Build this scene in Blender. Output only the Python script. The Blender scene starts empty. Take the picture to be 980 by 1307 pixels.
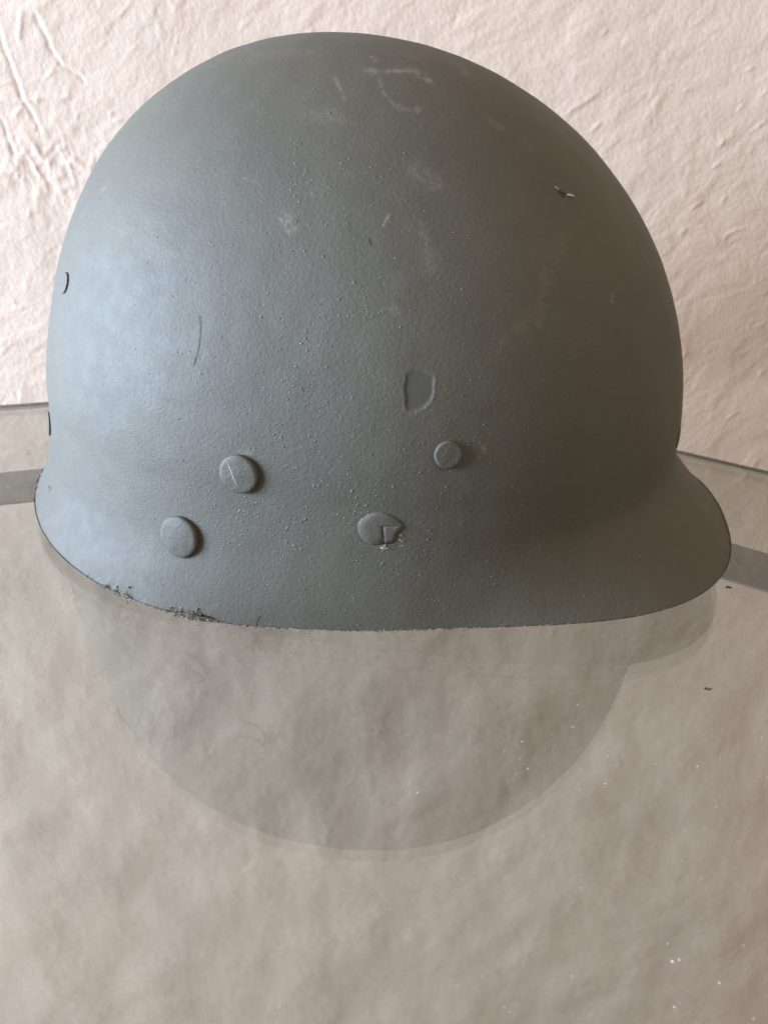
import bpy, math, random
import numpy as np
from mathutils import Vector, Matrix

sc = bpy.context.scene
COL = sc.collection
CM = 0.01
rng = np.random.default_rng(7)
random.seed(7)

# ------------------------------------------------------------------ camera
cd = bpy.data.cameras.new("camera")
cam = bpy.data.objects.new("camera", cd)
COL.objects.link(cam)
cd.sensor_fit = 'VERTICAL'
cd.sensor_height = 24.0
cd.sensor_width = 18.0
cd.lens = 24.0 * 1053.434 / 1307.0
cd.clip_start = 0.01
cd.clip_end = 50.0
fw = Vector((0.0411866, 0.8896464, -0.454789)); rt = Vector((0.9987807, -0.0242603, 0.0429942)); up = Vector((-0.0272163, 0.4560053, 0.8895608))
m = Matrix.Identity(4)
for i in range(3):
    m[i][0], m[i][1], m[i][2] = rt[i], up[i], -fw[i]
m.translation = Vector((0, -0.3244414, 0.1556775))
cam.matrix_world = m
cd.dof.use_dof = True
cd.dof.focus_distance = 0.262
cd.dof.aperture_fstop = 13.0
sc.camera = cam

# ------------------------------------------------------------------ light
w = bpy.data.worlds.new("World"); sc.world = w
w.use_nodes = True
bg = w.node_tree.nodes["Background"]
bg.inputs[0].default_value = (1.0, 0.91, 0.80, 1)
bg.inputs[1].default_value = 0.42

def area(name, loc, aim, sx, sy, power, color):
    L = bpy.data.lights.new(name, 'AREA'); L.shape = 'RECTANGLE'; L.size = sx; L.size_y = sy
    L.energy = power; L.color = color
    o = bpy.data.objects.new(name, L); COL.objects.link(o)
    o.location = loc
    o.rotation_euler = (Vector(aim) - Vector(loc)).to_track_quat('-Z', 'Y').to_euler()
    return o
area("window_light", (-2.0, -0.37, 0.32), (0, 0.0, 0.09), 0.95, 1.1, 236.0, (0.60, 0.755, 1.0))
area("warm_fill", (1.0, -1.2, 1.5), (0.1, 0.1, 0.10), 1.2, 1.0, 13.5, (1.0, 0.82, 0.62))  # added warm fill standing in for bounce from the room, no actual lamp

vs = sc.view_settings
vs.view_transform = 'Standard'; vs.look = 'None'; vs.exposure = 0.0; vs.gamma = 1.0
vs.use_curve_mapping = False
sc.cycles.use_denoising = True
sc.cycles.max_bounces = 10
sc.cycles.transparent_max_bounces = 16
sc.cycles.caustics_reflective = False

# ------------------------------------------------------------------ noise
PERM = rng.permutation(256); PERM = np.concatenate([PERM, PERM, PERM])
G2 = np.stack([np.cos(np.arange(256) * 2 * np.pi / 256), np.sin(np.arange(256) * 2 * np.pi / 256)], -1)
G3 = rng.normal(size=(256, 3)); G3 /= np.linalg.norm(G3, axis=1, keepdims=True)
def fade(t): return t * t * t * (t * (t * 6 - 15) + 10)
def per2(x, y, seed=0):
    x = x + seed * 17.31; y = y + seed * 9.77
    xi = np.floor(x).astype(int); yi = np.floor(y).astype(int)
    xf = x - xi; yf = y - yi; xi &= 255; yi &= 255
    u, v = fade(xf), fade(yf)
    def g(a, b):
        h = G2[PERM[PERM[(xi + a) & 255] + ((yi + b) & 255)]]
        return h[..., 0] * (xf - a) + h[..., 1] * (yf - b)
    return ((g(0, 0) * (1 - u) + g(1, 0) * u) * (1 - v) + (g(0, 1) * (1 - u) + g(1, 1) * u) * v) * 1.5
def fbm2(x, y, octs=4, seed=0, gain=.5):
    s = 0; a = 1
    for k in range(octs):
        s = s + a * per2(x, y, seed + k * 3); x = x * 2.03; y = y * 2.03; a *= gain
    return s
def per3(x, y, z, seed=0):
    x = x + seed * 13.1; y = y + seed * 7.7; z = z + seed * 5.3
    xi, yi, zi = [np.floor(q).astype(int) for q in (x, y, z)]
    xf, yf, zf = x - xi, y - yi, z - zi
    u, v, t = fade(xf), fade(yf), fade(zf)
    r = 0
    for a in (0, 1):
        for b in (0, 1):
            for c in (0, 1):
                h = G3[PERM[PERM[PERM[(xi + a) & 255] + ((yi + b) & 255)] + ((zi + c) & 255)]]
                d = h[..., 0] * (xf - a) + h[..., 1] * (yf - b) + h[..., 2] * (zf - c)
                r = r + d * (u if a else 1 - u) * (v if b else 1 - v) * (t if c else 1 - t)
    return r * 1.4
def sstep(a, b, x):
    t = np.clip((x - a) / (b - a), 0, 1); return t * t * (3 - 2 * t)

# ------------------------------------------------------------------ helpers
def mesh_np(name, V, F, mat=None, smooth=True, attrs=None):
    """V (n,3) in cm, F (m,3|4) index array or a list of such arrays."""
    me = bpy.data.meshes.new(name)
    Fs = F if isinstance(F, list) else [F]
    Fs = [f for f in Fs if len(f)]
    V = np.asarray(V, dtype=np.float32) * CM
    me.vertices.add(len(V)); me.vertices.foreach_set("co", V.ravel())
    loops = np.concatenate([f.ravel() for f in Fs]).astype(np.int32)
    tot = np.concatenate([np.full(len(f), f.shape[1]) for f in Fs]).astype(np.int32)
    st = np.concatenate([[0], np.cumsum(tot)[:-1]]).astype(np.int32)
    me.loops.add(len(loops)); me.loops.foreach_set("vertex_index", loops)
    me.polygons.add(len(tot)); me.polygons.foreach_set("loop_start", st)
    try: me.polygons.foreach_set("loop_total", tot)
    except Exception: pass
    me.polygons.foreach_set("use_smooth", np.full(len(tot), smooth))
    for k, a in (attrs or {}).items():
        at = me.attributes.new(k, 'FLOAT', 'POINT'); at.data.foreach_set("value", np.asarray(a, dtype=np.float32).ravel())
    me.update(calc_edges=True); me.validate()
    if mat: me.materials.append(mat)
    return me
def obj(name, me, parent=None):
    o = bpy.data.objects.new(name, me); COL.objects.link(o)
    if parent: o.parent = parent
    return o
def thing(name, label, cat, loc=(0, 0, 0), group=None):
    o = bpy.data.objects.new(name, None); COL.objects.link(o); o.location = loc
    o.empty_display_size = .02
    return tag(o, label, cat, group)
def tag(o, label, cat, group=None):
    o['label'] = label; o['category'] = cat
    if group: o['group'] = group
    return o
def gridF(nr, nc, wrap=False, flip=False):
    i = np.arange(nr - 1)[:, None]; j = np.arange(nc if wrap else nc - 1)[None]
    j2 = (j + 1) % nc
    f = np.stack([i * nc + j, i * nc + j2, (i + 1) * nc + j2, (i + 1) * nc + j], -1).reshape(-1, 4)
    return f[:, ::-1] if flip else f

class NT:
    def __init__(s, name):
        s.m = bpy.data.materials.new(name); s.m.use_nodes = True
        s.t = s.m.node_tree; s.b = s.t.nodes["Principled BSDF"]; s.out = s.t.nodes["Material Output"]
    def n(s, typ, **kw):
        x = s.t.nodes.new(typ)
        for k, v in kw.items(): setattr(x, k, v)
        return x
    def set(s, node, sock, v):
        if hasattr(v, 'outputs'): v = v.outputs[0]
        if isinstance(v, bpy.types.NodeSocket): s.t.links.new(v, node.inputs[sock])
        else: node.inputs[sock].default_value = v
    def math(s, op, a, b=0.0, clamp=False):
        x = s.n('ShaderNodeMath', operation=op); x.use_clamp = clamp
        s.set(x, 0, a); s.set(x, 1, b); return x.outputs[0]
    def noise(s, scale, detail=3, rough=.5, vec=None, dist=0):
        x = s.n('ShaderNodeTexNoise'); x.inputs['Scale'].default_value = scale
        x.inputs['Detail'].default_value = detail; x.inputs['Roughness'].default_value = rough
        x.inputs['Distortion'].default_value = dist
        s.t.links.new(vec if vec else s.coord(), x.inputs['Vector']); return x.outputs['Fac']
    def coord(s):
        if not hasattr(s, '_c'): s._c = s.n('ShaderNodeTexCoord').outputs['Object']
        return s._c
    def attr(s, name): return s.n('ShaderNodeAttribute', attribute_name=name).outputs['Fac']
    def ramp(s, v, a, b, lo=0., hi=1.):
        x = s.n('ShaderNodeMapRange'); x.interpolation_type = 'SMOOTHSTEP'
        s.set(x, 0, v); x.inputs[1].default_value = a; x.inputs[2].default_value = b
        x.inputs[3].default_value = lo; x.inputs[4].default_value = hi; return x.outputs[0]
    def mix(s, f, a, b):
        x = s.n('ShaderNodeMix', data_type='RGBA')
        s.set(x, 0, f); s.set(x, 6, (*a, 1) if isinstance(a, tuple) else a); s.set(x, 7, (*b, 1) if isinstance(b, tuple) else b)
        return x.outputs[2]
    def bump(s, h, dist, strength=1., prev=None):
        x = s.n('ShaderNodeBump'); x.inputs['Strength'].default_value = strength; x.inputs['Distance'].default_value = dist
        s.t.links.new(h, x.inputs['Height'])
        if prev: s.t.links.new(prev, x.inputs['Normal'])
        return x.outputs[0]
    def P(s, **kw):
        for k, v in kw.items():
            s.set(s.b, k.replace('_', ' '), (*v, 1) if isinstance(v, tuple) and len(v) == 3 else v)
        return s.m

# ------------------------------------------------------------------ materials
# helmet paint: matt olive grey, fine orange peel, dusty patches, rubbed and scratched places kept as attributes
def paint(name, marks=True):
    t = NT(name)
    big = t.noise(28, 4, .55); mid = t.noise(160, 4, .6); fine = t.noise(1300, 3, .6)
    c = t.mix(t.ramp(big, .35, .68), (0.071, 0.064, 0.047), (0.079, 0.071, 0.051))
    c = t.mix(t.ramp(mid, .55, .75, 0, .12), c, (0.14, 0.132, 0.108))
    if marks:
        sc_ = t.math('MULTIPLY', t.attr('scuff'), t.ramp(t.noise(420, 4, .7), .36, .6), True)
        c = t.mix(sc_, c, (0.27, 0.245, 0.19))
        c = t.mix(t.math('MULTIPLY', t.attr('bare'), .30), c, (0.035, 0.035, 0.032))
        c = t.mix(t.attr('rust'), c, (0.22, 0.14, 0.075))
        c = t.mix(t.attr('dark'), c, (0.018, 0.016, 0.013))
    r = t.ramp(mid, .3, .7, .66, .72)
    k_ = t.math('SUBTRACT', 1.0, t.math('MULTIPLY', t.attr('bare'), .9)) if marks else 1.0
    n = t.bump(fine, 0.00018, .75); t.set(n.node, 'Strength', t.math('MULTIPLY', k_, .75))
    n = t.bump(t.noise(760, 3, .55), 0.00026, .5, n); t.set(n.node, 'Strength', t.math('MULTIPLY', k_, .45))
    sp_ = t.math('MULTIPLY', t.math('SUBTRACT', 1.0, t.attr('dark')), .52) if marks else .52
    return t.P(Base_Color=c, Roughness=r, Specular_IOR_Level=sp_, Normal=n)
M_paint = paint("helmet_paint")
M_paint2 = paint("rivet_paint", False)
t = NT("paint_grit"); M_grit = t.P(Base_Color=t.mix(t.ramp(t.noise(300, 2), .35, .65), (0.075, 0.077, 0.063), (0.13, 0.125, 0.1)), Roughness=.42, Specular_IOR_Level=.55)
t = NT("liner_composite")
spk = t.noise(2200, 2, .7)
c = t.mix(t.ramp(spk, .42, .6), (0.06, 0.054, 0.043), (0.22, 0.21, 0.18))
c = t.mix(t.ramp(t.noise(2000, 1, .5), .58, .66), c, (0.6, 0.54, 0.44))
M_rim = t.P(Base_Color=c, Roughness=.7, Normal=t.bump(spk, .0004, .8))
t = NT("bare_fibre"); M_fibre = t.P(Base_Color=t.mix(t.ramp(t.noise(900, 3), .4, .6), (0.05, 0.037, 0.026), (0.27, 0.215, 0.155)), Roughness=.85)
t = NT("worn_specks"); M_worn = t.P(Base_Color=t.mix(t.ramp(t.noise(1500, 2), .35, .65), (0.15, 0.14, 0.12), (0.46, 0.42, 0.35)), Roughness=.8)
t = NT("dark_liner"); M_inner = t.P(Base_Color=t.mix(t.noise(60, 4), (0.05, 0.05, 0.035), (0.09, 0.085, 0.06)), Roughness=.8)
t = NT("gouge_dark"); M_gouge = t.P(Base_Color=t.mix(t.noise(900, 3), (0.012, 0.011, 0.009), (0.05, 0.042, 0.034)), Roughness=.9)
t = NT("gouge_pale"); M_pale = t.P(Base_Color=t.mix(t.noise(900, 3), (0.40, 0.37, 0.31), (0.6, 0.56, 0.48)), Roughness=.8)

def plaster(name, c1, c2, c3, rough=.75, spec=.3):
    t = NT(name)
    c = t.mix(t.ramp(t.noise(5.5, 4, .55), .35, .68), c1, c2)
    c = t.mix(t.ramp(t.noise(38, 5, .6, dist=.6), .5, .75, 0, .5), c, c3)
    c = t.mix(t.ramp(t.noise(500, 2, .6), .6, .8, 0, .25), c, tuple(.8 * x for x in c2))
    n = t.bump(t.noise(420, 4, .65), .0006, .55)
    return t.P(Base_Color=c, Roughness=rough, Specular_IOR_Level=spec, Normal=n)
M_wall = plaster("pink_plaster", (0.605, 0.468, 0.366), (0.64, 0.488, 0.377), (0.655, 0.528, 0.42))
t = NT("floor_tile"); M_floor = t.P(Base_Color=t.mix(t.noise(12, 4), (0.10, 0.075, 0.055), (0.14, 0.10, 0.075)), Roughness=.6)

t = NT("shelf_glass")
geo = t.n('ShaderNodeNewGeometry')
dp = t.n('ShaderNodeVectorMath', operation='DOT_PRODUCT')
t.t.links.new(geo.outputs['Normal'], dp.inputs[0]); t.t.links.new(geo.outputs['Incoming'], dp.inputs[1])
k = t.math('SUBTRACT', 1.0, t.math('ABSOLUTE', dp.outputs['Value']))
F = t.math('ADD', t.math('MULTIPLY', t.math('POWER', k, 5.0), .90), .095)
tr = t.n('ShaderNodeBsdfTransparent'); tr.inputs[0].default_value = (0.775, 0.785, 0.75, 1)
gl = t.n('ShaderNodeBsdfGlossy'); gl.inputs['Roughness'].default_value = 0.0; gl.inputs[0].default_value = (1, 1, 1, 1)
mx = t.n('ShaderNodeMixShader'); t.t.links.new(F, mx.inputs[0]); t.t.links.new(tr.outputs[0], mx.inputs[1]); t.t.links.new(gl.outputs[0], mx.inputs[2])
t.t.links.new(mx.outputs[0], t.out.inputs[0]); M_glass = t.m
t = NT("glass_edge_dark"); M_gedge = t.P(Base_Color=(0.10, 0.105, 0.10), Roughness=.3)  # dark edge line, gap shadow included, painted into the colour
t = NT("glass_edge_pale"); M_gbevel = t.P(Base_Color=(0.70, 0.70, 0.63), Roughness=.3)  # bright line under the glass edge, painted in as a pale colour
t = NT("grey_strip"); M_strip = t.P(Base_Color=t.mix(t.ramp(t.noise(90, 4, .6), .3, .7), (0.205, 0.2, 0.195), (0.255, 0.245, 0.235)), Roughness=.6, Normal=t.bump(t.noise(250, 3), .0005, .4))
t = NT("dust"); M_dust = t.P(Base_Color=(0.85, 0.84, 0.8), Roughness=.35, Specular_IOR_Level=.8)
t = NT("crumb_black"); M_crumb = t.P(Base_Color=t.mix(t.noise(1500, 2), (0.012, 0.012, 0.011), (0.05, 0.045, 0.04)), Roughness=.8)

# ------------------------------------------------------------------ plan of the glass: two edges meeting at a blunt corner (cm)
CORN = np.array([0.934, 15.741]); DL = np.array([0.946587, 0.32245]); DR = np.array([0.842566, -0.538594])
NL = np.array([0.32245, -0.946587]); NR = np.array([-0.538594, -0.842566])
R_F = 1.2
half = math.acos(float(DL @ DR)) / 2
def path(s, off):
    """s = distance from the corner along the edge (cm, left is negative); off = inset from the edge."""
    s = np.asarray(s, float)
    c = CORN + (NL + NR) / (1 + NL @ NR) * off
    k = np.sqrt(s * s + .35) - .59          # slightly eased corner
    sl = np.minimum(s, 0); sr = np.maximum(s, 0)
    return c + DL * sl[..., None] + DR * sr[..., None]

# ------------------------------------------------------------------ plaster wall behind the table
def dense(lo, a, b, hi, step, n_out):
    core = np.arange(a, b + 1e-6, step)
    l = a - np.geomspace(step, a - lo, n_out)[::-1] if a > lo else np.zeros(0)
    h = b + np.geomspace(step, hi - b, n_out)
    return np.concatenate([l, core, h])
WALL_Y = 17.6
xw = dense(-260, -35, 46, 180, .10, 60)
zw = np.concatenate([np.linspace(-76, -66, 30)[:-1], np.arange(-66, -8, .2), np.arange(-8, 23, .1), np.arange(23, 70, .35), 70 + np.geomspace(.35, 120, 30)])
XX, ZZ = np.meshgrid(xw, zw)
def plaster_relief(x, y):
    wx = x + .8 * fbm2(x * .2, y * .2, 2, 31); wy = y + .8 * fbm2(x * .2, y * .2, 2, 37)
    u = (wx * .80 + wy * .60); v = (-wx * .60 + wy * .80)     # strokes run up to the right
    h = .16 * fbm2(x * .07, y * .07, 2, 1)
    h = h + .040 * fbm2(u * .24, v * .42, 2, 5)
    h = h + .015 * fbm2(u * .75, v * 1.35, 2, 15) + .008 * fbm2(u * 1.9, v * 2.9, 2, 19)
    # thin skins of plaster with a soft lip, and dropped crumbs
    p = fbm2(wx * .22, wy * .28, 3, 8); h = h + .014 * sstep(.0, .2, p)
    p = fbm2(u * .55, v * 1.0, 3, 11); h = h + .014 * sstep(.2, .46, p)
    p = fbm2(u * .7 + 3, v * 1.5, 2, 27); h = h + .045 * sstep(.66, .95, p) - .02 * sstep(.62, .95, -p)
    return h
Hh = plaster_relief(XX, ZZ)
low = sstep(-6, -24, ZZ)
Hh = Hh * (1 - .58 * low) + low * (.24 * fbm2(XX * .13 + 5, ZZ * .09, 2, 45) + .030 * fbm2(XX * .30, ZZ * .20, 3, 47) + .025 * sstep(.0, .8, fbm2(XX * .24 + 2, ZZ * .15, 4, 63)) + .020 * fbm2(XX * .62 + ZZ * .2, ZZ * .42 - XX * .2, 3, 67))
def seg_d(x, y, a, b):
    a = np.array(a); b = np.array(b); d = b - a; L2 = d @ d
    tt = np.clip(((x - a[0]) * d[0] + (y - a[1]) * d[1]) / L2, 0, 1)
    ex = x - a[0] - tt * d[0]; ey = y - a[1] - tt * d[1]
    return np.hypot(ex, ey), ex * -d[1] / math.sqrt(L2) + ey * d[0] / math.sqrt(L2)
# scored lines and a wrinkled patch on the left (x, z)
GL = [((-16.94, 18.14), (-15.89, 16.12)), ((-15.89, 16.12), (-14.77, 15.25)), ((-19.0, 17.6), (-18.17, 14.54)), ((-18.17, 14.54), (-17.44, 12.66)), ((-19.47, 13.16), (-18.96, 11.62))]
near = (np.abs(XX + 17) < 12) & (np.abs(ZZ - 14) < 10)
xs, ys = XX[near], ZZ[near]
wob = .10 * fbm2(xs * .6, ys * .6, 2, 41)
add = np.zeros_like(xs)
for a, b in GL:
    d, sd = seg_d(xs + wob, ys + wob, a, b)
    add += -.07 * np.exp(-(d / .075) ** 2) + .02 * np.exp(-(((sd - .22) / .13) ** 2)) * np.exp(-(d / .4) ** 2)
for a, b in [((-19.6, 14.15), (-17.4, 14.3)), ((-17.4, 14.3), (-15.7, 14.42)), ((-17.6, 18.3), (-17.9, 17.1))]:
    d, sd = seg_d(xs + wob * .5, ys + wob * 2.2, a, b); add += .055 * np.exp(-(d / .12) ** 2)
Hh[near] += add
wr = np.exp(-((XX + 17.0) / 4.0) ** 2 - ((ZZ - 11.1) / 2.0) ** 2)
q = np.abs(fbm2(XX * .62 + ZZ * .25, ZZ * .34 - XX * .12, 3, 51))
q2 = np.abs(fbm2(XX * .5 - ZZ * .45, ZZ * .4 + XX * .4, 3, 57))
Hh += wr * (.075 * np.clip(1 - q * 3., 0, 1) ** 1.4 + .05 * np.clip(1 - q2 * 3.4, 0, 1) ** 1.4)
V = np.stack([XX, WALL_Y - .62 * Hh, ZZ], -1).reshape(-1, 3)
wall = obj("plaster_wall", mesh_np("plaster_wall", V, gridF(len(zw), len(xw)), M_wall))
tag(wall, "pale pink rough trowelled plaster wall rising behind the helmet", "wall")
fl = np.array([[-260, -260, -75.], [180, -260, -75], [180, 30, -75], [-260, 30, -75]])
floor = obj("floor", mesh_np("floor", fl, np.array([[0, 1, 2, 3]]), M_floor, smooth=False)); floor['kind'] = 'structure'  # unseen floor, added dark to keep world light off the lower wall

# ------------------------------------------------------------------ glass table: pane on a flat grey frame set in from its edge
table = thing("glass_table", "clear glass table top with grey frame bars carrying the helmet", "table")
TH = 0.32
se = np.concatenate([np.linspace(-66, 0, 14), np.linspace(0, 70, 14)[1:]])
back = path(se, 0.)
out = np.concatenate([back, np.array([[58, -60.], [-58, -60.]])])
n = len(out)
V = np.concatenate([np.c_[out, np.zeros(n)], np.c_[out, np.full(n, -TH)]])
topf = np.arange(n)[None, ::-1]; botf = np.arange(n, 2 * n)[None]
obj("glass_pane", mesh_np("glass_pane", V, [topf, botf], M_glass, smooth=False), table)
def edge_band(name, prof, mat):
    ps = [np.c_[path(se, o_), np.full(len(se), z_)] for o_, z_ in prof]
    obj(name, mesh_np(name, np.concatenate(ps), gridF(len(prof), len(se), flip=True), mat, smooth=False), table)
edge_band("polished_edge", [(.05, .001), (-.01, -.05), (-.01, -.21)], M_gedge)
edge_band("edge_bevel", [(-.01, -.215), (-.01, -.27), (.05, -TH + .002)], M_gbevel)
def bar(s0, s1, i0, i1, zt, wave, seed, label):
    n = 300; s = np.linspace(s0, s1, n)
    wv = wave * (fbm2(s * .55, s * 0, 3, seed) + .5 * fbm2(s * 1.9, s * 0 + 5, 2, seed + 2))
    def P_(off):  # a mitred corner where the two bars meet
        d_, n_ = (DL, NL) if s1 <= 0.01 else (DR, NR)
        c_ = CORN + (NL + NR) / (1 + NL @ NR) * (i0 + i1) / 2
        return c_ + d_ * s[:, None] + n_ * (off - (i0 + i1) / 2)[:, None]
    rows = []
    for off, z_ in ((i0 + wv, zt - .10), (i0 + wv, zt - .02), (i0 + .05 + wv, zt), (np.full(n, i1 - .05), zt), (np.full(n, i1), zt - .02), (np.full(n, i1), zt - .10)):
        rows.append(np.c_[P_(off), np.full(n, z_)])
    k = len(rows)
    caps = np.array([[i * n for i in range(k)], [i * n + n - 1 for i in range(k)][::-1]])
    o = obj("frame_bar", mesh_np("frame_bar", np.stack(rows).reshape(-1, 3), [gridF(k, n), caps], M_strip, smooth=False), table)
    o['label'] = label
bar(-66, -.3, 8.12, 11.38, -TH - .01, .02, 71, "grey frame bar under the glass left of the helmet")
bar(.3, 70, 8.1, 11.2, -TH - .01, .10, 81, "grey frame bar with wavy edge under the glass right of the visor")

# ------------------------------------------------------------------ helmet surface
HP = dict(af=12.798, ar=11.864, b=10.242, nf=2.243, nr=2.039, H=17.138, zs=4.347, p=2.033, pr=2.091, taper=.058, tr=.028, rb=.023, wf=1.984, wr=3.414, zb=3.346, zbr=1.898,
          m=1.477, mr=1.4, fp=.653, zf=1.018, zr=.489, ks=[.316, .002, .094, .185, -.039, -.099, -.021], ss=[-.058, -.035, -.078, -.106], lean=-.568, n2=-.724)
YAW = math.radians(-15.88)
MK = -.105                                # where the marks sit round the shell
def hsurf(th, u):
    P = HP; H, zs = P['H'], P['zs']
    t_ = np.clip((u - .35) / .65, 0, 1) * np.pi / 2
    z = np.where(u < .35, u / .35 * zs, zs + (H - zs) * np.sin(t_) ** (2 / P['p']))
    c, s = np.cos(th), np.sin(th)
    bk = (1 - c) / 2                      # 0 at the visor, 1 at the back
    dz = np.clip(zs - z, 0, 9) / zs
    pw = P['p'] + (P['pr'] - P['p']) * bk ** 2
    rho = np.where(u < .35, 1 + P['taper'] * (1 - (1 - bk) ** 2) * dz ** 1.4 + P['tr'] * bk ** 2 * dz ** 1.4, np.clip(np.cos(t_), 0, 1) ** (2 / pw))
    rho = rho + P['rb'] * np.exp(-((z - 4.3) / 2.4) ** 2) * bk ** 3
    a = np.where(c > 0, P['af'], P['ar']); n_ = np.where(c > 0, P['nf'], P['nr'])
    q = (np.abs(c / a) ** n_ + np.abs(s / P['b']) ** n_) ** (-1 / n_)
    w_ = sum(k * np.cos(i * th) for i, k in enumerate(P['ks'])) + sum(k * np.sin((i + 1) * th) for i, k in enumerate(P['ss'])) + P['wf'] * np.exp(-(np.abs(th) / P['fp']) ** P['wr'])
    w_ = .5 * (w_ + np.sqrt(w_ * w_ + .04))
    q1 = 1 - z / (P['zbr'] + (P['zb'] - P['zbr']) * ((1 + c) / 2) ** 1.5)
    g = (.5 * (q1 + np.sqrt(q1 * q1 + .012))) ** (P['mr'] + (P['m'] - P['mr']) * (1 + c) / 2)
    r = q * rho + w_ * g
    lift = np.where(c > 0, P['zf'], P['zr']) * (c * c + .004) ** (1 + P['n2'] / 2) * np.clip(1 - z / 6, 0, 1)
    return np.stack([r * c + P['lean'] * (z / H) ** 2, r * s, z + lift], -1)
def hnorm(th, u):
    e = 1e-3
    u = np.clip(u, e, 1 - 2 * e)
    a = hsurf(th, u + e) - hsurf(th, u - e); b = hsurf(th + e, u) - hsurf(th - e, u)
    n_ = np.cross(b, a); return n_ / np.linalg.norm(n_, axis=-1, keepdims=True)
LIFT = .12
helmet = thing("military_helmet", "olive grey painted military helmet liner with visor and round rivets on glass", "helmet", (0, 0, LIFT * CM))
helmet.rotation_euler = (0, 0, YAW)

# theta grid: fine on the side in view
tha = np.concatenate([np.linspace(-3.05, .38, 1150), np.linspace(.38, 2 * np.pi - 3.05, 262)[1:-1]])
uu = np.concatenate([np.linspace(0, .35, 150), np.linspace(.35, .93, 270)[1:], np.linspace(.93, .9995, 40)[1:]])
TT, UU = np.meshgrid(tha, uu)
Pp = hsurf(TT, UU); Nn = hnorm(TT, UU)
wav = .022 * per3(*np.moveaxis(Pp * .35, -1, 0), 3) + .010 * per3(*np.moveaxis(Pp * 1.1, -1, 0), 5)
# chipped and gnawed edge
edge = np.exp(-UU / .012)
ch = per3(*np.moveaxis(Pp * 3.0, -1, 0), 7)

# marks on the paint
def sdist(keys):
    best = np.full(TT.shape, 9.)
    pts = hsurf(np.array([k_[0] + MK for k_ in keys]), np.array([k_[1] for k_ in keys]))
    lo = pts.min(0) - 1.2; hi = pts.max(0) + 1.2
    k = ((Pp > lo) & (Pp < hi)).all(-1)
    X = Pp[k]; b = np.full(len(X), 9.)
    for a_, c_ in zip(pts[:-1], pts[1:]):
        d = c_ - a_; tq = np.clip(((X - a_) @ d) / (d @ d), 0, 1)
        b = np.minimum(b, np.linalg.norm(X - a_ - tq[:, None] * d, axis=-1))
    best[k] = b
    return best
scuff = np.zeros(TT.shape); dark = np.zeros(TT.shape); rust = np.zeros(TT.shape)
jit = .06 * per3(*np.moveaxis(Pp * 4, -1, 0), 9) + .03 * per3(*np.moveaxis(Pp * 11, -1, 0), 13)
SC = [  # polyline, half width cm, strength
    ([(-0.9984, .8165), (-0.9006, .8197), (-0.7505, .823), (-0.7087, .7986)], .10, .62), ([(-0.7366, .8181), (-0.7052, .8035)], .13, .5), ([(-0.7775, .823), (-0.7275, .815)], .2, .55),
    ([(-0.9809, .8165), (-1.0019, .7824), (-0.9565, .758)], .05, .4), ([(-0.9844, .8506), (-0.9670, .8425)], .08, .7), ([(-1.2602, .8019), (-1.2043, .7694), (-1.1939, .7596)], .05, .42),
    ([(-0.3142, .8441), (-0.4364, .8149)], .22, .3), ([(-1.0333, .8197), (-1.0193, .8165)], .16, .45), ([(-1.4068, .62), (-1.3823, .6086)], .15, .5), ([(-1.4175, .618), (-1.3975, .612)], .08, .6),
    ([(-0.9425, .6752), (-0.8762, .6622)], .22, .3), ([(-0.9530, .6135), (-0.9390, .581)], .22, .26), ([(-1.0647, .5388), (-1.0403, .5306)], .14, .35), ([(-0.5481, .7418), (-0.5306, .732)], .14, .3),
    ([(-0.4503, .7158), (-0.4608, .706)], .12, .3), ([(-0.5062, .6135), (-0.6563, .5404), (-0.7820, .5063)], .20, .14), ([(-0.5900, .5907), (-0.6633, .5258)], .14, .16), ([(-0.4050, .5469), (-0.4085, .542)], .06, .8),
    ([(-1.0507, .6297), (-1.0752, .6167)], .022, .8), ([(-1.5918, .6557), (-1.5324, .6541)], .03, .5), ([(-2.3004, .6183), (-2.2725, .6265)], .025, .6), ([(-1.5185, .3958), (-1.4871, .3926)], .12, .5),
    ([(-0.9375, .757), (-0.8775, .752), (-0.8475, .757)], .12, .32), ([(-1.3675, .74), (-1.2175, .735)], .3, .12), ([(-0.6375, .86), (-0.2175, .87)], .45, .16), ([(-1.9175, .84), (-1.5175, .86)], .4, .12)]
for pl, wd, st in SC:
    d = np.maximum(sdist(pl) + jit * min(1, wd / .1), 0)
    scuff = np.maximum(scuff, .75 * st * np.exp(-(d / wd) ** 2))
for pl, wd in (([(-1.6600, .5150), (-1.6530, .5060), (-1.6510, .4960), (-1.6525, .4860), (-1.6580, .4760), (-1.6680, .4673)], .028), ([(-1.4452, .026), (-1.4515, .012), (-1.4522, 0.)], .026), ([(-1.1205, .6021), (-1.1136, .5972)], .032)):
    dark = np.maximum(dark, .8 * np.exp(-(sdist(pl) / wd) ** 2))
for pl, wd, st in (([(-.8378, .4153), (-.8308, .4121)], .04, .75), ([(-.9215, .4462), (-.9076, .4429)], .07, .12), ([(-.8901, .3812), (-.8727, .3731)], .08, .10), ([(-.845, .406), (-.843, .404)], .025, .5)):
    rust = np.maximum(rust, st * np.exp(-(np.maximum(sdist(pl) + jit, 0) / wd) ** 2))
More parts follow.
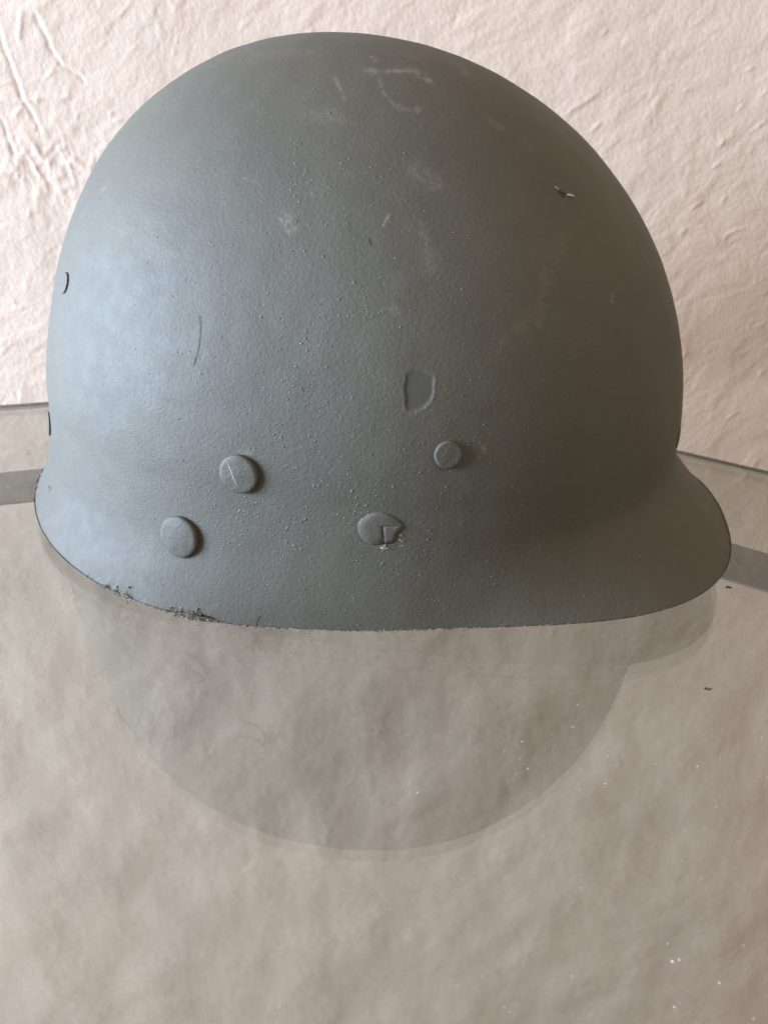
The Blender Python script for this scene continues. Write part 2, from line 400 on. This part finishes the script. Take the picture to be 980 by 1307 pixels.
# bare, smooth facet where a paint skin has come away, low lip round it
pc = hsurf(np.array(-.9983 + MK), np.array(.4657)); pn = hnorm(np.array(-.9983 + MK), np.array(.4657))
tz = np.array([0, 0, 1.]) - pn * pn[2]; tz /= np.linalg.norm(tz); tx = np.cross(tz, pn)
rel = Pp - pc; px = rel @ tx; py = rel @ tz
HEX = np.array([(428, 98), (470, 72), (540, 78), (598, 100), (603, 200), (588, 245), (545, 288), (490, 314), (446, 308), (430, 268), (440, 228), (424, 190), (430, 140)], float)
HEX = np.stack([(HEX[:, 0] - 515) * .00455, (190 - HEX[:, 1]) * .0047], -1)
ok = np.linalg.norm(rel, axis=-1) < 1.5
fd = np.full(TT.shape, 9.); hx, hy = px[ok] + .5 * jit[ok], py[ok] + .5 * jit[ok]
dmin = np.full(hx.shape, 9.); inside = np.zeros(hx.shape, bool)
for (x0, y0), (x1, y1) in zip(HEX, np.roll(HEX, -1, 0)):
    ex, ey = x1 - x0, y1 - y0
    tq = np.clip(((hx - x0) * ex + (hy - y0) * ey) / (ex * ex + ey * ey), 0, 1)
    dmin = np.minimum(dmin, np.hypot(hx - x0 - tq * ex, hy - y0 - tq * ey))
    cr = ((y0 > hy) != (y1 > hy)) & (hx < (x1 - x0) * (hy - y0) / (y1 - y0 + 1e-12) + x0)
    inside ^= cr
fd[ok] = np.where(inside, -dmin, dmin)
ang = np.arctan2(py, px)
patch = np.where(ok, 1 - sstep(-.025, .02, fd), 0)
liph = np.where(ok, np.exp(-((fd - .035) / .03) ** 2) * (.35 + .65 * sstep(-.9, .5, np.cos(ang + .5))), 0)
scuff = np.maximum(scuff, .28 * liph)
wav = wav * (1 - patch) - .012 * patch + .010 * liph
wav += -.006 * dark
Pd = Pp + Nn * wav[..., None]
NOTCH = ((-1.899, .012, .10), (-1.857, .016, .10), (-1.658, .03, .12), (-1.62, .03, .09), (-1.59, .02, .06), (-1.930, .012, .07), (-2.66, .03, .10))
notch = np.zeros(TT.shape)
for tc, wd, dp_ in NOTCH:
    notch += dp_ * np.exp(-((TT - tc - MK) / wd) ** 2)
Pd[..., 2] += edge * np.maximum(0, notch * (1 + 1.2 * ch) + .02 * ch)
ero = np.zeros(TT.shape)
for tc, wd, hu in ((-1.640, .05, .016), (-1.600, .03, .010), (-1.857, .014, .012), (-1.899, .010, .014), (-1.93, .02, .005), (-2.68, .05, .02), (-1.45, .05, .004)):
    ero = np.maximum(ero, np.exp(-((TT - tc - MK) / wd) ** 4) * sstep(0, 1, 1.15 - UU / hu + 1.3 * ch))
dark = np.maximum(dark, .75 * ero)
nr_, nc_ = TT.shape
top = hsurf(np.array(0.), np.array(1.))
Vo = Pd.reshape(-1, 3)
Vt = np.concatenate([Vo, top[None]])
cap = np.stack([(nr_ - 1) * nc_ + np.arange(nc_), (nr_ - 1) * nc_ + (np.arange(nc_) + 1) % nc_, np.full(nc_, len(Vo))], -1)
z1 = [0.]
me = mesh_np("shell", Vt, [gridF(nr_, nc_, True), cap], M_paint, attrs=dict(scuff=np.r_[scuff.ravel(), z1], dark=np.r_[dark.ravel(), z1], rust=np.r_[rust.ravel(), z1], bare=np.r_[patch.ravel(), z1]))
obj("shell", me, helmet)
# rounded rim and inner skin
thr = np.arange(-np.pi, np.pi, 2 * np.pi / 900)
thr = np.sort(np.concatenate([thr, np.linspace(-2.85, .2, 900)]))
base = hsurf(thr, thr * 0); bn = hnorm(thr, thr * 0 + .002)
hz = np.stack([base[:, 0] * 0, base[:, 0] * 0, np.ones(len(base))], -1)
inw = -np.stack([np.cos(thr), np.sin(thr), thr * 0], -1)
nz = np.zeros(len(thr))
for tc, wd, dp_ in NOTCH:
    nz += dp_ * np.exp(-((thr - tc - MK) / wd) ** 2) * .7
rows = []
for k in range(7):
    a_ = k / 6 * math.pi
    jitr = .018 * per3(*np.moveaxis(base * 9 + k, -1, 0), 17) + .010 * per3(*np.moveaxis(base * 25 + k, -1, 0), 18)
    pr = base + inw * (.012 + .10 * (1 - math.cos(a_)))[..., None] if False else base + inw * (-.024 + .11 * (1 - math.cos(a_))) + hz * (.045 - .09 * math.sin(a_)) + bn * jitr[:, None] + hz * nz[:, None]
    rows.append(pr)
obj("rim_edge", mesh_np("rim_edge", np.stack(rows).reshape(-1, 3), gridF(7, len(thr), True, True), M_rim), helmet)
ti = np.linspace(-np.pi, np.pi, 181)[:-1]; ui = np.concatenate([np.linspace(0.004, .35, 14), np.linspace(.38, .995, 26)])
TI, UI = np.meshgrid(ti, ui)
Pi = hsurf(TI, UI) - hnorm(TI, UI) * .24
Pi[0] = hsurf(ti, ti * 0) + -np.stack([np.cos(ti), np.sin(ti), ti * 0], -1) * .2 + np.array([0, 0, .05])
V = np.concatenate([Pi.reshape(-1, 3), Pi[-1].mean(0)[None]])
cap = np.stack([(len(ui) - 1) * 180 + np.arange(180), (len(ui) - 1) * 180 + (np.arange(180) + 1) % 180, np.full(180, len(V) - 1)], -1)
obj("lining", mesh_np("lining", V, [gridF(len(ui), 180, True, True), cap[:, ::-1]], M_inner), helmet)

def frame_at(th, u):
    th = th + MK
    p_ = hsurf(np.array(th), np.array(u)); n_ = hnorm(np.array(th), np.array(u))
    t2 = np.array([0, 0, 1.]) - n_ * n_[2]; t2 /= np.linalg.norm(t2); t1 = np.cross(t2, n_)
    return p_, t1, t2, n_
def lathe(prof, nseg, fr, wob=0., seed=0, sx=1., sy=1.):
    p_, t1, t2, n_ = fr
    a_ = np.linspace(0, 2 * np.pi, nseg + 1)[:-1]
    rw = 1 + wob * (np.cos(2 * a_ + seed) + .6 * np.cos(3 * a_ + 2 * seed) + .3 * np.cos(7 * a_ + seed))
    V = []
    for r_, h_ in prof:
        V.append(p_ + np.outer(np.cos(a_) * r_ * rw * sx, t1) + np.outer(np.sin(a_) * r_ * rw * sy, t2) + n_ * h_)
    V = np.stack(V); return V, gridF(len(prof), nseg, True)
def rivet(th, u, r, h, flat=.7, seed=0, label=None, scratch=None, tilt=0, wob=.012):
    fr = frame_at(th, u)
    prof = [(r * .93, -.08), (r * .97, h * .1), (r, h * .38), (r * .985, h * .6), (r * .93, h * .78)]
    for k in np.linspace(.84, .02, 12):
        prof.append((r * k, h * (.86 + (1 - flat) * .6 * (1 - (k / .84) ** 2) + .05 * (1 - k))))
    V, F = lathe(prof, 64, fr, wob, seed)
    Vf = V.reshape(-1, 3)
    Vf = Vf + fr[3] * (.010 * per3(*np.moveaxis(Vf * 3.1, -1, 0), seed + 3))[:, None] + fr[3] * (.004 * per3(*np.moveaxis(Vf * 14, -1, 0), seed + 4))[:, None]
    last = np.arange(64)[None] + (len(prof) - 1) * 64
    o = obj("rivet", mesh_np("rivet", Vf, [F, last], M_paint2), helmet)
    if label: o['label'] = label
    if scratch:
        a_, b_, wd = scratch
        n_ = 26; k = np.linspace(0, 1, n_)[:, None]
        c_ = np.array(a_) * (1 - k) + np.array(b_) * k
        c_ = c_ + .012 * np.c_[per2(k[:, 0] * 9, k[:, 0] * 0, seed), per2(k[:, 0] * 9, k[:, 0] * 0 + 4, seed)]
        dr_ = np.array(b_) - np.array(a_); dr_ = dr_ / np.linalg.norm(dr_); pe = np.array([-dr_[1], dr_[0]])
        rad = np.hypot(c_[:, 0], c_[:, 1]) * r
        def hh(q_): return np.interp(q_, [0, r * .84, r * .93, r], [h * (.86 + (1 - flat) * .6 + .05), h * .87, h * .78, h * .4])
        rows = []
        for sg, up_ in ((-1, -.004), (-.5, .012), (.5, .012), (1, -.004)):
            ww = wd * (.55 + .45 * np.abs(per2(k[:, 0] * 6, k[:, 0] * 0 + 2, seed + 5)) * 2) * np.sin(np.pi * np.clip(k[:, 0], .04, .96)) ** .4
            q_ = c_ * r + pe * (sg * ww)[:, None]
            rows.append(fr[0] + q_[:, :1] * fr[1] + q_[:, 1:] * fr[2] + fr[3] * (hh(np.hypot(*q_.T)) + up_)[:, None])
        obj("scratch", mesh_np("scratch", np.stack(rows).reshape(-1, 3), gridF(4, n_, False, True), M_pale), o)
    return o
rivet(-1.5149, .3699, .62, .17, .72, 1, "domed rivet with a pale slanting scratch", ((-.55, .72), (-.02, -.62), .018))
rivet(-1.7209, .1937, .70, .21, .62, 2, "largest domed rivet nearest the rim")
rivet(-.9250, .4072, .415, .12, .95, 3, "small flat rivet on the visor side")
rivet(-2.3550, .5095, .36, .075, .85, 5)
rivet(-2.5200, .2800, .46, .08, .8, 6)
rivet(-.0500, .3600, .40, .035, .85, 7)
# partly hidden rivets on the far side, as the near one shows
rivet(1.62 - MK, .3715, .62, .17, .72, 11); rivet(1.83 - MK, .1959, .70, .21, .62, 12)

# broken flat rivet: cracked cap with a piece missing at the lower right
fr = frame_at(-1.0996, .2906)
rv = bpy.data.objects.new("broken_rivet", None); COL.objects.link(rv); rv.parent = helmet; rv['label'] = "flat broken rivet with cracked flaking cap"
def plate(name, poly, h, mat, z0=-.05, bev=.04, tiltx=0., tilty=0.):
    poly = np.array(poly, float); c_ = poly.mean(0); n_ = len(poly)
    rows = []
    for sc_, hz_ in ((1., z0), (1., h * .55), (1 - bev, h), (.55, h * 1.12), (.08, h * 1.16)):
        q_ = c_ + (poly - c_) * sc_
        rows.append(fr[0] + q_[:, :1] * fr[1] + q_[:, 1:] * fr[2] + fr[3] * (hz_ + q_[:, :1] * tiltx + q_[:, 1:] * tilty - .045 * (q_ ** 2).sum(1)[:, None]))
    V = np.stack(rows)
    return obj(name, mesh_np(name, V.reshape(-1, 3), [gridF(5, n_, True), np.arange(n_)[None] + 4 * n_], mat), rv)
def arcp(a_, b_, n_, r_=.70): return [(r_ * 1.02 * math.cos(q_) * (1 + .015 * math.sin(5 * q_)), r_ * .80 * math.sin(q_) * (1 + .02 * math.sin(7 * q_))) for q_ in np.linspace(math.radians(a_), math.radians(b_), n_)]
def cpx(L): return [((x_ - 250) * .0050, (1020 - y_) * .0052) for x_, y_ in L][::-1]
ell = [(250 + 136 * math.cos(q_) * (1 + .02 * math.sin(5 * q_)), 1022 - 106 * math.sin(q_) * (1 + .025 * math.sin(4 * q_ + 1))) for q_ in np.linspace(math.radians(20), math.radians(222), 40)]
plate("cap", cpx(ell + [(168, 1108), (190, 1122), (205, 1126), (238, 1119), (270, 1115), (274, 1108), (269, 1090), (273, 1072), (267, 1058), (268, 1040), (262, 1020), (266, 1004), (261, 999), (276, 988), (290, 995), (306, 985), (324, 991), (342, 983), (358, 986), (377, 977)]), .055, M_paint2, bev=.06)
plate("cap_flake", cpx([(267, 1002), (277, 993), (290, 999), (307, 990), (324, 996), (342, 988), (358, 991), (378, 983), (381, 1000), (364, 1014), (362, 1030), (345, 1046), (349, 1066), (336, 1078), (340, 1096), (326, 1098), (314, 1109), (300, 1103), (290, 1114), (280, 1110), (276, 1100), (272, 1088), (276, 1072), (270, 1056), (271, 1040), (265, 1020), (268, 1008)]), .052, M_paint2, bev=.05, tilty=.025)
plate("bare_core", cpx([(200, 1112), (262, 1098), (330, 1086), (338, 1094), (330, 1112), (306, 1140), (282, 1158), (250, 1166), (238, 1160), (220, 1142)]), .010, M_gouge)
def on_rivet(x_, y_, h_): return fr[0] + fr[1] * (x_ - 250) * .0050 + fr[2] * (1020 - y_) * .0052 + fr[3] * h_
wob_r = random.Random(5)
sp = [(wob_r.gauss(274, 13), wob_r.gauss(1141, 8)) for _ in range(16)] + [(wob_r.gauss(382, 8), wob_r.gauss(1085, 14)) for _ in range(7)]
# ------------------------------------------------------------------ small debris shapes
OCT = np.array([[1, 0, 0], [0, 1, 0], [-1, 0, 0], [0, -1, 0], [.7, .7, 0], [-.7, .7, 0], [-.7, -.7, 0], [.7, -.7, 0]], float)
def blobs(P_, N_, R_, hr, jag=.25):
    """low bumps: ring of 6, smaller ring of 6, apex."""
    n_ = len(P_)
    ref = np.where(np.abs(N_[:, 2:3]) < .9, np.array([[0, 0, 1.]]), np.array([[1., 0, 0]]))
    t1 = np.cross(ref, N_); t1 /= np.linalg.norm(t1, axis=1, keepdims=True); t2 = np.cross(N_, t1)
    a_ = np.arange(6) * np.pi / 3
    st = rng.uniform(.7, 1.4, n_); ph = rng.uniform(0, 6.28, n_)
    V = []
    for f_, h_ in ((1., -.15), (.62, .75)):
        for k in range(6):
            rr_ = R_ * f_ * (1 + jag * rng.normal(size=n_)); an_ = a_[k] + ph
            V.append(P_ + t1 * (np.cos(an_) * rr_ * st)[:, None] + t2 * (np.sin(an_) * rr_ / st)[:, None] + N_ * (R_ * hr * h_)[:, None])
    V.append(P_ + N_ * (R_ * hr)[:, None])
    V = np.stack(V, 1)
    F3 = np.array([[6 + k, 6 + (k + 1) % 6, 12] for k in range(6)]); F4 = np.array([[k, (k + 1) % 6, 6 + (k + 1) % 6, 6 + k] for k in range(6)])
    b_ = (np.arange(n_) * 13)[:, None, None]
    return V.reshape(-1, 3), [(F4[None] + b_).reshape(-1, 4), (F3[None] + b_).reshape(-1, 3)]
V, F = blobs(np.array([on_rivet(x_, y_, .012) for x_, y_ in sp]), np.tile(fr[3], (len(sp), 1)), np.array([wob_r.uniform(.010, .026) for _ in sp]), 1.2, .4)
obj("frayed_fibre", mesh_np("frayed_fibre", V, F, M_pale, smooth=False), rv)
# grit caught in the paint, thickest on the middle of the side
NC = 90000
cand_t = rng.uniform(-2.4, -.2, NC); cand_u = rng.uniform(.01, .86, NC)
pp = hsurf(cand_t + MK, cand_u)
dens = .8 * np.exp(-((cand_t + 1.30) / .40) ** 2 - ((cand_u - .44) / .21) ** 2) + .32 * np.exp(-((cand_t + 1.45) / .6) ** 2 - ((cand_u - .25) / .3) ** 2) + .03
dens *= np.clip(.55 + 1.1 * per3(*np.moveaxis(pp * .55, -1, 0), 21) + .9 * per3(*np.moveaxis(pp * 2.2, -1, 0), 22), 0.06, 2)
k = (rng.uniform(0, 1, NC) < dens * .48) & (np.linalg.norm(pp - pc, axis=1) > .58)
pp = pp[k]; nn = hnorm(cand_t[k] + MK, cand_u[k])
R_ = .008 + .050 * rng.beta(1.0, 6.0, len(pp))
V, F = blobs(pp + nn * (.022 * per3(*np.moveaxis(pp * .35, -1, 0), 3) + .010 * per3(*np.moveaxis(pp * 1.1, -1, 0), 5))[:, None], nn, R_, .55, .2)
g = obj("paint_grit", mesh_np("paint_grit", V, F, M_grit), helmet); g['kind'] = 'stuff'

# crumbling composite along the rim: clusters of shreds
Pl, Nl, Rl = [], [], []
fib = []
def shreds(tc, wt, n_, h_, r0):
    for _ in range(n_):
        th_ = random.gauss(tc, wt) + MK; u_ = max(0, random.expovariate(1 / (h_ + 1e-6))) * .0045
        p_ = hsurf(np.array(th_), np.array(u_)); nn_ = hnorm(np.array(th_), np.array(u_ + .002))
        Pl.append(p_ + nn_ * random.uniform(-.03, .035) - np.array([0, 0, 1]) * random.uniform(-.02, .07) * h_); Nl.append(nn_ + np.array([random.uniform(-.6, .6) for _ in range(3)])); Rl.append(r0 * random.uniform(.3, 1.0))
        if random.random() < .14: fib.append((Pl[-1], nn_))
shreds(-1.6561, .028, 130, 1.4, .045); shreds(-1.6190, .02, 60, 1.2, .04); shreds(-1.5970, .02, 50, .8, .035); shreds(-1.7090, .03, 45, .7, .03)
shreds(-1.8590, .012, 34, 1.2, .045); shreds(-1.8970, .010, 34, 1.3, .045); shreds(-1.9390, .015, 22, .7, .035); shreds(-1.9890, .04, 14, .5, .025)
shreds(-2.6580, .03, 70, 2.4, .055); shreds(-2.6190, .04, 40, 1.2, .045); shreds(-1.4490, .05, 30, .4, .025); shreds(-1.2190, .15, 60, .3, .02); shreds(-.95, .15, 50, .3, .02)
Nl = np.array(Nl); Nl /= np.linalg.norm(Nl, axis=1, keepdims=True)
V, F = blobs(np.array(Pl), Nl, np.array(Rl), 1.0, .45)
vs_, fs_ = [V], [F[0], F[1]]; nb = len(V)
for p_, n_ in fib:   # short curled fibres
    d_ = n_ * .6 + np.array([random.gauss(0, 1), random.gauss(0, 1), random.gauss(-.5, 1)]) * .8; d_ /= np.linalg.norm(d_)
    L_ = random.uniform(.06, .2); wv = np.cross(d_, n_); wv = wv / (np.linalg.norm(wv) + 1e-6) * .007
    cv = np.array([random.gauss(0, 1) for _ in range(3)]) * .05
    q_ = [p_ + d_ * L_ * k_ + cv * k_ * k_ for k_ in (0, .33, .66, 1)]
    rows = np.array([[a_ + wv, a_ + np.cross(wv, d_), a_ - wv] for a_ in q_]).reshape(-1, 3)
    vs_.append(rows); fs_.append(gridF(4, 3, True) + nb); nb += len(rows)
g = obj("frayed_edge", mesh_np("frayed_edge", np.concatenate(vs_), [fs_[0], fs_[1], np.concatenate(fs_[2:])], M_fibre, smooth=False), helmet); g['kind'] = 'stuff'

# pale worn specks where the edge has rubbed through
n_ = 900
tw = rng.normal(-1.22, .26, n_) + MK
pw = hsurf(tw, np.zeros(n_)); nw = hnorm(tw, np.full(n_, .004))
hgt = np.clip(rng.normal(.01, .022, n_), -.03, .06)
keep = per3(*np.moveaxis(pw * 1.3, -1, 0), 33) + .5 * rng.normal(size=n_) > -.25
pw = pw + nw * .030; pw[:, 2] += hgt
V, F = blobs(pw[keep], nw[keep], rng.uniform(.006, .018, keep.sum()), .8, .35)
g = obj("worn_edge", mesh_np("worn_edge", V, F, M_worn, smooth=False), helmet); g['kind'] = 'stuff'

# small gouge with a lifted sliver high on the visor side, and a pitted hole at the rear
def lump(name, spots, mat, parent=helmet, hr=.7, jag=.3, lift=0.):
    P_ = np.array([hsurf(np.array(a_ + MK), np.array(b_)) for a_, b_, r_ in spots]); N_ = np.array([hnorm(np.array(a_ + MK), np.array(b_)) for a_, b_, r_ in spots])
    V, F = blobs(P_ + N_ * lift, N_, np.array([r_ for *_, r_ in spots]), hr, jag)
    return obj(name, mesh_np(name, V, F, mat, smooth=False), parent)
go = lump("gouge", [(-.4475, .6555, .085), (-.4385, .6535, .10), (-.4295, .6525, .085), (-.4435, .6500, .07), (-.4535, .6585, .05), (-.4215, .6515, .05)], M_gouge, hr=.25)
fr2 = frame_at(-.4145, .6502)
q2 = [(-.13, .035), (-.05, .055), (.08, .02), (.14, -.03), (.12, -.055), (.02, -.03), (-.11, -.005)]
V = np.concatenate([[fr2[0] + fr2[1] * x_ + fr2[2] * y_ + fr2[3] * z_ for x_, y_ in q2] for z_ in (.01, .055)])
obj("sliver", mesh_np("sliver", V, [gridF(2, 7, True), np.arange(7, 14)[None]], M_pale, smooth=False), go)
lump("pale_chip", [(-.4545, .6600, .035), (-.4475, .6585, .03)], M_pale, go, hr=.5, lift=.02)
lump("pit", [(-2.427, .100, .09), (-2.410, .098, .06), (-2.398, .109, .07), (-2.388, .1255, .05), (-2.416, .091, .05)], M_gouge, hr=.3)

# ------------------------------------------------------------------ dust and crumbs on the glass
n_ = 1300
dx = rng.uniform(-24, 24, n_); dy = rng.uniform(-29, 4, n_)
k = per2(dx * .16, dy * .16, 91) + .25 * rng.normal(size=n_) > -.12
dx, dy = dx[k], dy[k]
R_ = .008 + .018 * rng.beta(1.0, 6, len(dx))
Nz = np.tile([[0, 0, 1.]], (len(dx), 1))
V, F = blobs(np.c_[dx, dy, np.full(len(dx), .003)], Nz, R_, .7)
dust = obj("dust", mesh_np("dust", V, F, M_dust), None); dust['kind'] = 'stuff'; dust['label'] = "white dust specks scattered on the glass"
def crumb(x_, y_, r_, label, n=7, sx=1., seed=0):
    rr = random.Random(seed)
    P_ = np.array([[rr.gauss(0, r_ * .7) * sx, rr.gauss(0, r_ * .45), r_ * .25] for _ in range(n)])
    V, F = blobs(P_, np.tile([[0, 0, 1.]], (n, 1)), np.full(n, r_ * .55), 1., .35)
    V[:, 2] -= V[:, 2].min()
    o = obj("crumb", mesh_np("crumb", V, F, M_crumb, smooth=False)); o.location = (x_ * CM, y_ * CM, 0.00003)
    tag(o, label, "crumb", "dark crumbs on the glass")
crumb(10.83, -13.09, .06, "small black crumb on glass below the visor, in the open", 8, 1.3, 3)
crumb(13.78, -7.29, .075, "tiny black crumb on glass right beside the visor edge", 4, 1.2, 4)
